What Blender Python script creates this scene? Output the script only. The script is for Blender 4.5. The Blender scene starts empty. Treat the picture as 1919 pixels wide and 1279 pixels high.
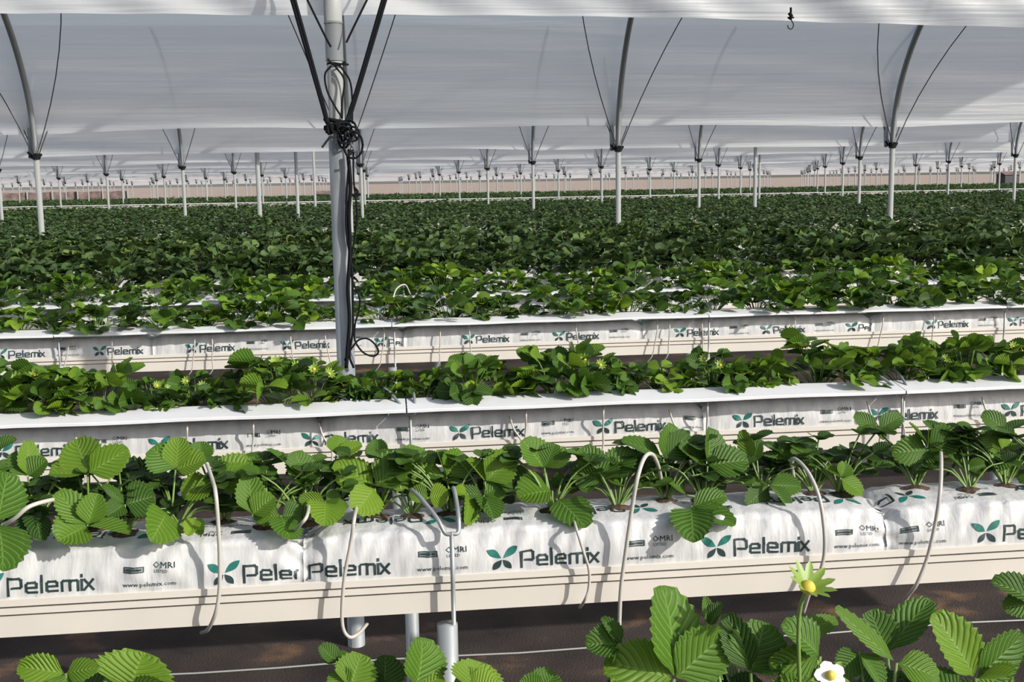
import bpy, math, random
import numpy as np
from math import radians, sin, cos, pi
from mathutils import Vector, Matrix

# ------------------------------------------------------------------ camera
FPX, CX, CY, H = 2100.0, 959.5, 639.5, 1.73
PSI, PITCH, ROLL = radians(6.45), radians(8.05), radians(0.95)
CF = np.array([sin(PSI)*cos(PITCH), cos(PSI)*cos(PITCH), -sin(PITCH)])
_R0 = np.array([cos(PSI), -sin(PSI), 0.0]); _U0 = np.cross(_R0, CF)
CR = cos(ROLL)*_R0 - sin(ROLL)*_U0
CU = sin(ROLL)*_R0 + cos(ROLL)*_U0
scene = bpy.context.scene
C = scene.collection
cam_data = bpy.data.cameras.new('camera')
cam_data.sensor_width = 36.0
cam_data.lens = 36.0*FPX/1919.0
cam_data.clip_end = 12000; cam_data.clip_start = 0.02
cam = bpy.data.objects.new('camera', cam_data); C.objects.link(cam)
cam.matrix_world = Matrix(((CR[0], CU[0], -CF[0], 0), (CR[1], CU[1], -CF[1], 0),
                           (CR[2], CU[2], -CF[2], H), (0, 0, 0, 1)))
scene.camera = cam

# ------------------------------------------------------------------ light
SUN_AZ, SUN_EL = radians(52), radians(28)
LDIR = Vector((-sin(SUN_AZ)*cos(SUN_EL), cos(SUN_AZ)*cos(SUN_EL), -sin(SUN_EL)))
sd = bpy.data.lights.new('sun', 'SUN'); sd.energy = 4.0; sd.angle = radians(0.7); sd.color = (1.0, 0.955, 0.88)
sun = bpy.data.objects.new('sun', sd); C.objects.link(sun)
sun.rotation_euler = LDIR.to_track_quat('-Z', 'Y').to_euler()
world = bpy.data.worlds.new('sky'); scene.world = world; world.use_nodes = True
wn, wl = world.node_tree.nodes, world.node_tree.links
sky = wn.new('ShaderNodeTexSky'); sky.sky_type = 'NISHITA'; sky.sun_disc = False
sky.sun_elevation = SUN_EL; sky.sun_rotation = radians(180)-SUN_AZ+radians(0); sky.dust_density = 2.0
hs = wn.new('ShaderNodeHueSaturation'); hs.inputs['Saturation'].default_value = 0.55
wl.new(sky.outputs[0], hs.inputs['Color'])
wl.new(hs.outputs[0], wn['Background'].inputs['Color']); wn['Background'].inputs['Strength'].default_value = 0.135
scene.view_settings.view_transform = 'Standard'; scene.view_settings.look = 'None'
scene.view_settings.exposure = 0.36; scene.view_settings.gamma = 1.0; scene.view_settings.use_curve_mapping = False
scene.cycles.max_bounces = 6; scene.cycles.diffuse_bounces = 3; scene.cycles.glossy_bounces = 2
scene.cycles.transmission_bounces = 3; scene.cycles.transparent_max_bounces = 12
scene.cycles.caustics_reflective = False; scene.cycles.caustics_refractive = False

def at_y(px, py, Y):
    d = CF + CR*(px-CX)/FPX - CU*(py-CY)/FPX
    return np.array([0, 0, H]) + d*(Y/d[1])

# ------------------------------------------------------------------ materials
def mat(name, col, rough=0.6, metal=0.0, spec=0.5):
    m = bpy.data.materials.new(name); m.use_nodes = True
    b = m.node_tree.nodes['Principled BSDF']
    b.inputs['Base Color'].default_value = (*col, 1); b.inputs['Roughness'].default_value = rough
    b.inputs['Metallic'].default_value = metal; b.inputs['Specular IOR Level'].default_value = spec
    return m
def nodes(m): return m.node_tree.nodes, m.node_tree.links, m.node_tree.nodes['Principled BSDF']
def noise_mix(m, c1, c2, scale=(1, 1, 1), ns=5.0, detail=4.0, lo=0.35, hi=0.65, bump=0.0, bdist=0.01):
    n, l, b = nodes(m)
    tc = n.new('ShaderNodeTexCoord'); mp = n.new('ShaderNodeMapping'); mp.inputs['Scale'].default_value = scale
    nz = n.new('ShaderNodeTexNoise'); nz.inputs['Scale'].default_value = ns; nz.inputs['Detail'].default_value = detail
    cr = n.new('ShaderNodeValToRGB')
    cr.color_ramp.elements[0].position = lo; cr.color_ramp.elements[0].color = (*c1, 1)
    cr.color_ramp.elements[1].position = hi; cr.color_ramp.elements[1].color = (*c2, 1)
    l.new(tc.outputs['Object'], mp.inputs[0]); l.new(mp.outputs[0], nz.inputs['Vector'])
    l.new(nz.outputs['Fac'], cr.inputs[0]); l.new(cr.outputs[0], b.inputs['Base Color'])
    if bump:
        bp = n.new('ShaderNodeBump'); bp.inputs['Strength'].default_value = bump; bp.inputs['Distance'].default_value = bdist
        l.new(nz.outputs['Fac'], bp.inputs['Height']); l.new(bp.outputs[0], b.inputs['Normal'])
    return nz

M_cream = mat('cream_plastic', (0.80, 0.74, 0.63), 0.45); noise_mix(M_cream, (0.58, 0.545, 0.49), (0.62, 0.58, 0.52), ns=6)
M_white = mat('white_coated_strip', (0.84, 0.85, 0.86), 0.4); noise_mix(M_white, (0.605, 0.61, 0.63), (0.65, 0.66, 0.68), ns=9)
M_film = mat('white_growbag_film', (0.78, 0.78, 0.77), 0.35); noise_mix(M_film, (0.46, 0.46, 0.465), (0.54, 0.54, 0.535), scale=(1.5, 1, .4), ns=26, bump=0.65, bdist=0.006)
M_ink = mat('dark_green_ink', (0.015, 0.035, 0.035), 0.5)
M_teal = mat('teal_ink', (0.012, 0.13, 0.105), 0.5)
M_galv = mat('galvanised_steel', (0.42, 0.44, 0.45), 0.45, 0.45); noise_mix(M_galv, (0.22, 0.24, 0.25), (0.36, 0.38, 0.39), scale=(1, 1, .3), ns=14)
M_galvd = mat('weathered_steel', (0.25, 0.27, 0.28), 0.5, 0.6)
M_polew = mat('pale_painted_steel', (0.31, 0.32, 0.31), 0.5, 0.2)
M_rope = mat('black_rope', (0.005, 0.006, 0.008), 0.85, 0, 0.15)
M_steelrope = mat('dark_cord', (0.03, 0.033, 0.036), 0.7, 0, .2)
M_hose = mat('white_drip_tube', (0.42, 0.395, 0.355), 0.4)
M_soil = mat('coir_substrate', (0.05, 0.028, 0.017), 0.95); noise_mix(M_soil, (0.025, 0.014, 0.01), (0.11, 0.06, 0.035), ns=60, bump=0.8)
M_stem = mat('pale_green_stem', (0.13, 0.21, 0.045), 0.5)
M_petal = mat('white_petal', (0.72, 0.71, 0.68), 0.5)
M_yellow = mat('yellow_flower_centre', (0.52, 0.40, 0.05), 0.6)
M_calyx = mat('yellow_green_calyx', (0.15, 0.235, 0.03), 0.5)
M_ground = mat('woven_ground_fabric', (0.09, 0.07, 0.065), 0.9, 0, 0.2)
M_net = mat('brown_shade_net', (0.12, 0.085, 0.075), 0.9); noise_mix(M_net, (0.09, 0.065, 0.06), (0.20, 0.145, 0.125), ns=3)
M_sand = mat('pale_sand', (0.42, 0.33, 0.25), 0.95); noise_mix(M_sand, (0.24, 0.175, 0.14), (0.38, 0.30, 0.245), ns=.6, bump=.3, bdist=.1)
M_shed = mat('dark_sheeting', (0.05, 0.05, 0.06), 0.7)

def leaf_material(name, dark, mid, lite, trans=0.25):
    m = mat(name, mid, 0.48, 0, 0.25); n, l, b = nodes(m)
    at = n.new('ShaderNodeAttribute'); at.attribute_name = 'tint'
    oi = n.new('ShaderNodeObjectInfo')
    ad = n.new('ShaderNodeMath'); ad.operation = 'MULTIPLY_ADD'; ad.inputs[1].default_value = 0.22
    l.new(oi.outputs['Random'], ad.inputs[0]); l.new(at.outputs['Fac'], ad.inputs[2])
    cr = n.new('ShaderNodeValToRGB'); e = cr.color_ramp.elements
    e[0].position = 0.05; e[0].color = (*dark, 1); e[1].position = 1.15 if False else 1.0; e[1].color = (*lite, 1)
    k = e.new(0.5); k.color = (*mid, 1)
    l.new(ad.outputs[0], cr.inputs[0])
    uv = n.new('ShaderNodeUVMap'); uv.uv_map = 'UVMap'; sp = n.new('ShaderNodeSeparateXYZ'); l.new(uv.outputs[0], sp.inputs[0])
    def math_(op, a, c=None, v=None):
        q = n.new('ShaderNodeMath'); q.operation = op
        for i, x in enumerate((a, c)):
            if x is None: continue
            if isinstance(x, (int, float)): q.inputs[i].default_value = x
            else: l.new(x, q.inputs[i])
        return q.outputs[0]
    au = math_('ABSOLUTE', math_('SUBTRACT', sp.outputs[0], 0.5))
    p = math_('SUBTRACT', sp.outputs[1], math_('MULTIPLY', au, 0.75))
    s = math_('SINE', math_('MULTIPLY', p, 2*pi*8.5))
    h = math_('POWER', math_('MULTIPLY_ADD', s, 0.5), 1.0)
    h = math_('ADD', math_('MULTIPLY', s, 0.5), 0.5)
    vein = math_('POWER', h, 7.0)
    mid_ = math_('LESS_THAN', au, 0.018)
    vv = math_('MAXIMUM', vein, mid_)
    mx = n.new('ShaderNodeMix'); mx.data_type = 'RGBA'; l.new(math_('MULTIPLY', vv, 0.34), mx.inputs['Factor'])
    l.new(cr.outputs[0], mx.inputs[6]); mx.inputs[7].default_value = (0.22, 0.34, 0.08, 1)
    l.new(mx.outputs[2], b.inputs['Base Color'])
    hh = math_('POWER', h, 1.5)
    bp = n.new('ShaderNodeBump'); bp.inputs['Strength'].default_value = 0.6; bp.inputs['Distance'].default_value = 0.0018
    bp.invert = True
    l.new(hh, bp.inputs['Height']); l.new(bp.outputs[0], b.inputs['Normal'])
    tr = n.new('ShaderNodeBsdfTranslucent'); hsv = n.new('ShaderNodeHueSaturation')
    hsv.inputs['Value'].default_value = 1.5; hsv.inputs['Hue'].default_value = 0.49; l.new(mx.outputs[2], hsv.inputs['Color']); l.new(hsv.outputs[0], tr.inputs[0])
    ms = n.new('ShaderNodeMixShader'); ms.inputs[0].default_value = trans
    l.new(b.outputs[0], ms.inputs[1]); l.new(tr.outputs[0], ms.inputs[2])
    l.new(ms.outputs[0], n['Material Output'].inputs['Surface'])
    return m
M_leaf = leaf_material('strawberry_leaf', (0.012, 0.036, 0.009), (0.050, 0.122, 0.010), (0.185, 0.295, 0.018))
M_leaf_far = leaf_material('strawberry_leaf_dull', (0.013, 0.033, 0.013), (0.036, 0.072, 0.021), (0.105, 0.155, 0.035), 0.15)  # darker, duller greens for the rows farther back

def film_material():
    m = bpy.data.materials.new('tunnel_film'); m.use_nodes = True
    n, l = m.node_tree.nodes, m.node_tree.links; n.remove(n['Principled BSDF'])
    tc = n.new('ShaderNodeTexCoord'); mp = n.new('ShaderNodeMapping'); mp.inputs['Scale'].default_value = (0.12, 1.0, 2.2)
    nz = n.new('ShaderNodeTexNoise'); nz.inputs['Scale'].default_value = 1.6; nz.inputs['Detail'].default_value = 5
    l.new(tc.outputs['Object'], mp.inputs[0]); l.new(mp.outputs[0], nz.inputs['Vector'])
    mp2 = n.new('ShaderNodeMapping'); mp2.inputs['Scale'].default_value = (0.25, 1.0, 9.0)
    nz2 = n.new('ShaderNodeTexNoise'); nz2.inputs['Scale'].default_value = 1.5; nz2.inputs['Detail'].default_value = 3; nz2.inputs['Distortion'].default_value = .4
    l.new(tc.outputs['Object'], mp2.inputs[0]); l.new(mp2.outputs[0], nz2.inputs['Vector'])
    ad = n.new('ShaderNodeMath'); ad.operation = 'MULTIPLY_ADD'; ad.inputs[1].default_value = 0.5
    l.new(nz2.outputs['Fac'], ad.inputs[0]); l.new(nz.outputs['Fac'], ad.inputs[2])
    bp = n.new('ShaderNodeBump'); bp.inputs['Strength'].default_value = 0.3; bp.inputs['Distance'].default_value = 0.12
    l.new(ad.outputs[0], bp.inputs['Height'])
    cr = n.new('ShaderNodeValToRGB'); cr.color_ramp.elements[0].position = .3; cr.color_ramp.elements[1].position = .75
    cr.color_ramp.elements[0].color = (0.80, 0.82, 0.85, 1); cr.color_ramp.elements[1].color = (0.88, 0.875, 0.87, 1)
    l.new(nz.outputs['Fac'], cr.inputs[0])
    d = n.new('ShaderNodeBsdfDiffuse'); t = n.new('ShaderNodeBsdfTranslucent'); g = n.new('ShaderNodeBsdfGlossy')
    g.inputs['Roughness'].default_value = 0.35
    tp = n.new('ShaderNodeBsdfTransparent')
    for s in (d, t): l.new(cr.outputs[0], s.inputs[0]); l.new(bp.outputs[0], s.inputs['Normal'])
    l.new(bp.outputs[0], g.inputs['Normal'])
    a = n.new('ShaderNodeMixShader'); a.inputs[0].default_value = 0.58; l.new(d.outputs[0], a.inputs[1]); l.new(t.outputs[0], a.inputs[2])
    a2 = n.new('ShaderNodeMixShader'); a2.inputs[0].default_value = 0.05; l.new(a.outputs[0], a2.inputs[1]); l.new(g.outputs[0], a2.inputs[2])
    a3 = n.new('ShaderNodeMixShader'); a3.inputs[0].default_value = 0.11; l.new(a2.outputs[0], a3.inputs[1]); l.new(tp.outputs[0], a3.inputs[2])
    l.new(a3.outputs[0], n['Material Output'].inputs['Surface'])
    return m
M_tunnel = film_material()

def ground_material():
    n, l, b = nodes(M_ground)
    tc = n.new('ShaderNodeTexCoord')
    nz = n.new('ShaderNodeTexNoise'); nz.inputs['Scale'].default_value = 3.0; nz.inputs['Detail'].default_value = 8
    l.new(tc.outputs['Object'], nz.inputs['Vector'])
    fine = n.new('ShaderNodeTexNoise'); fine.inputs['Scale'].default_value = 120; l.new(tc.outputs['Object'], fine.inputs['Vector'])
    cr = n.new('ShaderNodeValToRGB'); e = cr.color_ramp.elements
    e[0].position = .3; e[0].color = (.026, .021, .020, 1); e[1].position = .60; e[1].color = (.062, .047, .041, 1)
    k = e.new(.70); k.color = (.20, .115, .065, 1)
    l.new(nz.outputs['Fac'], cr.inputs[0])
    mx = n.new('ShaderNodeMix'); mx.data_type = 'RGBA'; mx.blend_type = 'MULTIPLY'; mx.inputs['Factor'].default_value = .5
    l.new(cr.outputs[0], mx.inputs[6]); l.new(fine.outputs['Fac'], mx.inputs[7]); l.new(mx.outputs[2], b.inputs['Base Color'])
    bp = n.new('ShaderNodeBump'); bp.inputs['Strength'].default_value = .5; bp.inputs['Distance'].default_value = .01
    l.new(fine.outputs['Fac'], bp.inputs['Height']); l.new(bp.outputs[0], b.inputs['Normal'])
ground_material()

# ------------------------------------------------------------------ helpers
def mesh_obj(name, verts, faces, mats, parent=None, mat_idx=None, uv=None, tint=None, smooth=True):
    me = bpy.data.meshes.new(name)
    me.from_pydata([tuple(v) for v in verts], [], [tuple(f) for f in faces])
    for m in (mats if isinstance(mats, (list, tuple)) else [mats]): me.materials.append(m)
    if mat_idx is not None: me.polygons.foreach_set('material_index', np.array(mat_idx, dtype=np.int32))
    if uv is not None:
        ul = me.uv_layers.new(name='UVMap')
        li = np.zeros(len(me.loops), dtype=np.int32); me.loops.foreach_get('vertex_index', li)
        ul.data.foreach_set('uv', np.asarray(uv, dtype=np.float32)[li].ravel())
    if tint is not None:
        a = me.attributes.new('tint', 'FLOAT', 'POINT'); a.data.foreach_set('value', np.asarray(tint, dtype=np.float32))
    if smooth: me.polygons.foreach_set('use_smooth', np.ones(len(me.polygons), dtype=bool))
    me.update()
    o = bpy.data.objects.new(name, me); C.objects.link(o)
    if parent is not None: o.parent = parent
    return o
def tag(o, label=None, cat=None, group=None, kind=None):
    if label: o['label'] = label
    if cat: o['category'] = cat
    if group: o['group'] = group
    if kind: o['kind'] = kind
    return o
def empty(name, loc, label, cat, group=None):
    o = bpy.data.objects.new(name, None); C.objects.link(o); o.location = tuple(loc); o.empty_display_size = .05
    return tag(o, label, cat, group)
class Buf:
    def __init__(s): s.v = []; s.f = []; s.m = []; s.uv = []; s.t = []
    def add(s, v, f, m=0, uv=None, t=0.5):
        b = len(s.v); s.v.extend(v); s.f.extend([tuple(i+b for i in q) for q in f]); s.m.extend([m]*len(f))
        s.uv.extend(uv if uv is not None else [(0, 0)]*len(v)); s.t.extend([t]*len(v))
    def build(s, name, mats, parent=None, smooth=True, leaf=False):
        return mesh_obj(name, s.v, s.f, mats, parent, s.m, s.uv if leaf else None, s.t if leaf else None, smooth)
def smooth_path(pts, n=6):
    P = [np.array(p, float) for p in pts]
    if len(P) < 3: return P
    Q = [2*P[0]-P[1]] + P + [2*P[-1]-P[-2]]; out = []
    for i in range(1, len(Q)-2):
        for k in range(n):
            t = k/n; a, b, c, d = Q[i-1], Q[i], Q[i+1], Q[i+2]
            out.append(.5*((2*b)+(-a+c)*t+(2*a-5*b+4*c-d)*t*t+(-a+3*b-3*c+d)*t**3))
    out.append(P[-1]); return out
def tube(buf, pts, r, seg=8, mi=0, cap=True, r_end=None):
    P = [np.array(p, float) for p in pts]; n = len(P); vs = []; fs = []
    ref = None
    for i in range(n):
        d = P[min(i+1, n-1)]-P[max(i-1, 0)]; d = d/(np.linalg.norm(d)+1e-9)
        if ref is None: ref = np.array([0, 0, 1.]) if abs(d[2]) < .9 else np.array([1., 0, 0])
        a = np.cross(d, ref); a /= np.linalg.norm(a)+1e-9; b = np.cross(d, a); ref = -b if False else np.cross(a, d)
        rr = r if r_end is None else r+(r_end-r)*i/(n-1)
        for k in range(seg):
            t = 2*pi*k/seg; vs.append(P[i]+rr*(cos(t)*a+sin(t)*b))
    for i in range(n-1):
        for k in range(seg):
            fs.append((i*seg+k, i*seg+(k+1) % seg, (i+1)*seg+(k+1) % seg, (i+1)*seg+k))
    if cap: fs.append(tuple(range(seg))); fs.append(tuple(range((n-1)*seg, n*seg)))
    buf.add(vs, fs, mi)
def box(buf, a, b, mi=0):
    x0, y0, z0 = a; x1, y1, z1 = b
    v = [(x0, y0, z0), (x1, y0, z0), (x1, y1, z0), (x0, y1, z0), (x0, y0, z1), (x1, y0, z1), (x1, y1, z1), (x0, y1, z1)]
    buf.add(v, [(0, 3, 2, 1), (4, 5, 6, 7), (0, 1, 5, 4), (1, 2, 6, 5), (2, 3, 7, 6), (3, 0, 4, 7)], mi)
def ordinal(n):
    base = ['', 'first', 'second', 'third', 'fourth', 'fifth', 'sixth', 'seventh', 'eighth', 'ninth', 'tenth', 'eleventh', 'twelfth', 'thirteenth',
            'fourteenth', 'fifteenth', 'sixteenth', 'seventeenth', 'eighteenth', 'nineteenth']
    tens = {2: ('twentieth', 'twenty'), 3: ('thirtieth', 'thirty'), 4: ('fortieth', 'forty'), 5: ('fiftieth', 'fifty'), 6: ('sixtieth', 'sixty')}
    if n < 20: return base[n]
    a, b = tens[n//10]; return a if n % 10 == 0 else b+'-'+base[n % 10]
def xrange_(Y, m=.45): return (-.345*Y-m-.03*Y, .575*Y+m+.03*Y)

# ------------------------------------------------------------------ ground and distance
def build_ground():
    b = Buf(); b.add([(-60, -3, 0), (90, -3, 0), (90, 66, 0), (-60, 66, 0)], [(0, 1, 2, 3)])
    tag(b.build('ground', M_ground, smooth=False), 'dark woven fabric covering the ground under the troughs', kind='structure')
    rng = np.random.default_rng(5); v = []; f = []; nx, ny = 60, 44
    for j in range(ny+1):
        for i in range(nx+1):
            Y = 64+16*j+(0 if j < 14 else (j-13)**2.4*3.2); X = (-3+i*.1)*Y if Y > 150 else (-180+i*12)
            v.append((X, Y, -0.01+.25*max(0, sin(X*.07+j))*min(1, j/4)+(0.0006*max(0, Y-300)*(1+.5*sin(i*1.7+j)))+rng.uniform(0, .15)*min(1, j)))
    for j in range(ny):
        for i in range(nx): a = j*(nx+1)+i; f.append((a, a+1, a+nx+2, a+nx+1))
    tag(mesh_obj('terrain', v, f, M_sand), 'pale sandy land stretching away beyond the strawberry field', kind='structure')
    # seams of the fabric
    for i, (Y, t) in enumerate(((3.93, .004), (7.9, .004), (1.45, .004))):
        q = Buf(); x0, x1 = xrange_(Y, 1); pts = [(x0+(x1-x0)*k/20, Y+.01*sin(k*1.7), .004) for k in range(21)]; tube(q, pts, t, 5)
        tag(q.build('fabric_seam', M_polew), ['pale seam line in the ground fabric behind the first trough', 'pale seam line in the ground fabric beyond the fourth trough', 'pale seam line in the ground fabric before the first trough'][i], 'seam')
    # brown netting fence at the far left
    x0 = at_y(-140, 370, 63)[0]; x1 = at_y(240, 370, 63)[0]; b = Buf(); fr = empty('shade_net_fence', (x0, 63, 0), 'brown shade net fence along the far end of the field, left of the pale sand', 'fence')
    n = 60; v = []; f = []
    for i in range(n+1):
        X = (x1-x0)*i/n; w = .06*sin(i*1.9)
        for y in (w, w+.03): v += [(X, y, 0.0), (X, y, 1.62+.02*sin(i*.9))]
    for i in range(n):
        a = i*4; f += [(a, a+4, a+5, a+1), (a+2, a+3, a+7, a+6), (a+1, a+5, a+7, a+3)]
    mesh_obj('net', v, f, M_net, fr)
    for i in range(9):
        q = Buf(); X = (x1-x0)*i/8; tube(q, [(X, -.08, 0), (X, -.08, 1.7)], .04, 6); q.build('fence_post', M_polew, fr)
    for px, w, hh, lab in ((603, .8, 1.45, 'small dark shed at the far end of the field behind the main post'), (1896, .9, 1.9, 'small dark shed at the far end of the field near the right edge')):
        X = at_y(px, 355, 64.5)[0]; b = Buf(); box(b, (-w/2, 0, 0), (w/2, 1, hh-.2)); q = Buf()
        q.add([(-w/2-.05, -.05, hh-.2), (w/2+.05, -.05, hh-.2), (w/2+.05, 1.05, hh-.2), (-w/2-.05, 1.05, hh-.2), (-w/2-.05, .5, hh), (w/2+.05, .5, hh)],
              [(0, 1, 5, 4), (2, 3, 4, 5), (0, 4, 3), (1, 2, 5), (0, 3, 2, 1)])
        s = empty('shed', (X, 64.5, 0), lab, 'shed'); b.build('walls', M_shed, s, False); q.build('roof', M_net, s, False)
build_ground()

# ------------------------------------------------------------------ rows
LEGS = [4.1+8*k for k in range(26)]
ROWF = [0.93, 2.0, 3.08, 4.97]+[4.97+1.2*k for k in range(1, 6)]      # front (body face) of troughs 0..8
FAR_ROWS = [l+.93+1.2*k for l in LEGS[1:4] for k in range(6)][:15]
STRIP_Y = 41.1
BEYOND = [42.5+1.2*k for k in range(15)]
ROWNAME = ['trough closest to the camera', 'first trough in full view', 'second trough in view', 'third trough in view', 'fourth trough in view', 'fifth trough in view',
           'sixth trough in view', 'seventh trough in view', 'eighth trough in view']
# trough profile: (y, z) relative to body face / z absolute
PROF = [(.0, .940), (-.001, .9795), (.007, .980), (.007, .9835), (-.006, .984), (-.006, .9955), (.007, .996), (.007, .9995), (-.009, 1.0), (-.009, 1.012), (-.002, 1.013),
        (.004, 1.000), (.006, .972), (.05, .968), (.06, .95), (.14, .95), (.15, .968), (.194, .972), (.196, 1.0), (.202, 1.013), (.209, 1.012), (.209, .9995), (.201, .9975), (.206, .986), (.200, .981), (.2, .94)]
def trough(Y, label, simple=False):
    x0, x1 = xrange_(Y, 1.5)
    t = empty('planting_trough', ((x0+x1)/2, Y, .94), label, 'trough', 'long cream planting troughs')
    prof = PROF if not simple else [(0, .94), (-.009, 1.01), (.0, 1.0), (.2, 1.0), (.209, 1.01), (.2, .94)]
    L = (x1-x0)/2; n = len(prof); v = []; f = []
    for X in (-L, L):
        for (y, z) in prof: v.append((X, y, z-.94))
    for i in range(n): j = (i+1) % n; f.append((i, i+n, j+n, j))
    if not simple: f += [tuple(range(n)), tuple(range(2*n-1, n-1, -1))]
    mesh_obj('channel', v, f, M_cream, t, smooth=False)
    return t
for i in range(1, 9):
    trough(ROWF[i], 'long cream planting trough, the %s' % ROWNAME[i])
trough(ROWF[0], 'long cream planting trough, closest to the camera under the lowest leaves')
for i, Y in enumerate(FAR_ROWS+[STRIP_Y+.06]+BEYOND[:6]):
    trough(Y, 'long planting trough far down the field hidden among dense leaves', True)

# --- printed artwork in bag coordinates (u along, t up from the lip)
def stroke(P, w, step=.004):
    """ribbon quads along a polyline with mitred corners"""
    out = []; P = [np.array(p, float) for p in P]
    for a, b in zip(P[:-1], P[1:]):
        d = b-a; L = np.linalg.norm(d); d = d/L; nrm = np.array([-d[1], d[0]])*w/2
        a2 = a-d*w/2; b2 = b+d*w/2; n = max(1, int((L+w)/step))
        for k in range(n):
            p = a2+(b2-a2)*k/n; q = a2+(b2-a2)*(k+1)/n
            out.append([p-nrm, q-nrm, q+nrm, p+nrm])
    return out
def fill_petal(c, a, L, W):
    d = np.array([cos(a), sin(a)]); s = np.array([-d[1], d[0]]); out = []; n = 8; c = np.array(c)
    def w(t): return W*(max(0, sin(pi*t**1.15)))**.9*(.52)
    for k in range(n):
        t0, t1 = k/n, (k+1)/n
        out.append([c+d*L*t0-s*w(t0), c+d*L*t1-s*w(t1), c+d*L*t1+s*w(t1), c+d*L*t0+s*w(t0)])
    return out
def pelemix(x, y, h=.034):
    """returns quads of the word; h = cap height"""
    w = .142*h; xh = h*.66; u = h; q = []
    def S(*p): q.extend(stroke([(x+a*u, y+b*u) for a, b in p], w))
    S((0, -.12), (0, .93), (.62, .93), (.74, .82), (.74, .42), (.66, .33), (.22, .33))
    o = 1.0; S((o+.58, 0), (o+.1, 0), (o, .08), (o, .5), (o+.1, .6), (o+.48, .6), (o+.58, .5), (o+.58, .3), (o+.12, .3))
    o = 1.86; S((o, -.02), (o, .98))
    o = 2.14; S((o+.58, 0), (o+.1, 0), (o, .08), (o, .5), (o+.1, .6), (o+.48, .6), (o+.58, .5), (o+.58, .3), (o+.12, .3))
    o = 3.0; S((o, -.02), (o, .52), (o+.08, .6), (o+.42, .6), (o+.5, .52)); S((o+.45, 0), (o+.45, .55)); S((o+.5, .6), (o+.82, .6), (o+.9, .52), (o+.9, -.02))
    o = 4.1; S((o, -.02), (o, .6)); S((o, .82), (o, .9))
    S((4.25, -.02), (4.75, .6)); S((4.25, .6), (4.75, -.02))
    return q
_fc = {}
def text_polys(s, size):
    if s not in _fc:
        cu = bpy.data.curves.new('t', 'FONT'); cu.body = s; cu.resolution_u = 1
        ob = bpy.data.objects.new('t', cu); C.objects.link(ob)
        dg = bpy.context.evaluated_depsgraph_get(); me = ob.evaluated_get(dg).to_mesh()
        _fc[s] = ([tuple(v.co[:2]) for v in me.vertices], [tuple(p.vertices) for p in me.polygons])
        ob.evaluated_get(dg).to_mesh_clear(); bpy.data.objects.remove(ob); bpy.data.curves.remove(cu)
    V, F = _fc[s]
    return [[np.array(V[i])*size for i in f] for f in F]
def unit_art(u0):
    """artwork of one repeat, butterfly centred on u0"""
    ink, teal = [], []
    y0 = .014; c = (u0, y0+.020)
    c = (u0, y0+.018); teal += fill_petal((c[0]-.002, c[1]+.001), radians(146), .032, .0138)+fill_petal((c[0]+.002, c[1]+.001), radians(40), .035, .0132)
    ink += fill_petal((c[0]-.001, c[1]-.002), radians(230), .026, .0115)+fill_petal((c[0]+.001, c[1]-.002), radians(310), .025, .0115)
    ink += pelemix(u0+.036, y0+.002, .0305)
    bx = u0+.236                                       # small boxed mark
    ink += stroke([(bx, .0535), (bx+.033, .0535), (bx+.033, .0445), (bx, .0445), (bx, .0535)], .0022)
    for k in range(4): ink += stroke([(bx+.0045+.0065*k, .049), (bx+.0085+.0065*k, .049)], .0045)
    for p in text_polys('OMRI', .0165): ink.append([q+[u0+.285, .050] for q in p])
    for p in text_polys('LISTED', .0085): ink.append([q+[u0+.287, .0415] for q in p])
    for p in text_polys('www.pelemix.com', .0125): ink.append([q+[u0+.232, .016] for q in p])
    return ink, teal

BAGW, BAGH = .188, .092
def bag_surface(seed, L, ends=(1, 1)):
    r = np.random.default_rng(seed); k = r.uniform(0, 6, 8); a = r.uniform(.7, 1.3, 8)
    segs = [0, .078, .105, .19, .225, .30]   # arc lengths: front face, front round, top, back round
    def P(u, t):
        # base profile in (y,z)
        if t < .078: s = t/.078; y = -.004+.012*s+.004*sin(pi*s)*-1; z = 1.008+.072*s
        elif t < .105: s = (t-.078)/.027; th = s*pi/2; y = .008+.018*(1-cos(th)); z = 1.080+.014*sin(th)
        elif t < .225: s = (t-.105)/.12; y = .026+.136*s; z = 1.094+.006*sin(pi*s)
        else: s = min(1, (t-.225)/.09); y = .162+.03*sin(s*pi/2); z = 1.094-.09*s*s
        e = 0
        d0, d1 = u, L-u
        pin = 0
        for d, on in ((d0, ends[0]), (d1, ends[1])):
            if on: pin += math.exp(-(max(d, 0)/.028)**1.2)
        front = 1 if t < .09 else .4
        wr = .0014*(sin(u*95*a[0]+k[0]+3*sin(t*40+k[1]))+.7*sin(u*171*a[1]+k[2]-t*60)) * (.4+.9*(sin(u*9*a[2]+k[3])**2)) * (.35+min(1, t/.05)) * front
        wr += .0035*sin(u*22*a[3]+k[4])*sin(min(1, t/.09)*pi)*.6
        wr += .004*pin*sin(t*120+u*80)*(1 if t > .01 else 0)
        sag = 0.0
        q1 = abs(sin(u*31*a[4]+k[5]+.6*sin(u*57+k[6]))); q2 = abs(sin(u*53*a[5]+k[7]-t*25))
        wr += (.0032*(1-q1)**6+.0024*(1-q2)**5)*min(1, max(0, (t-.012)/.045))*front
        y += wr*(-1)*(1 if t < .1 else .25)+pin*(.012 if t < .1 else 0)
        z += (wr*1.2 if t > .085 else 0)-pin*.020*min(1, t/.08)+sag
        return np.array([u, y, z])
    return P
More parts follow.
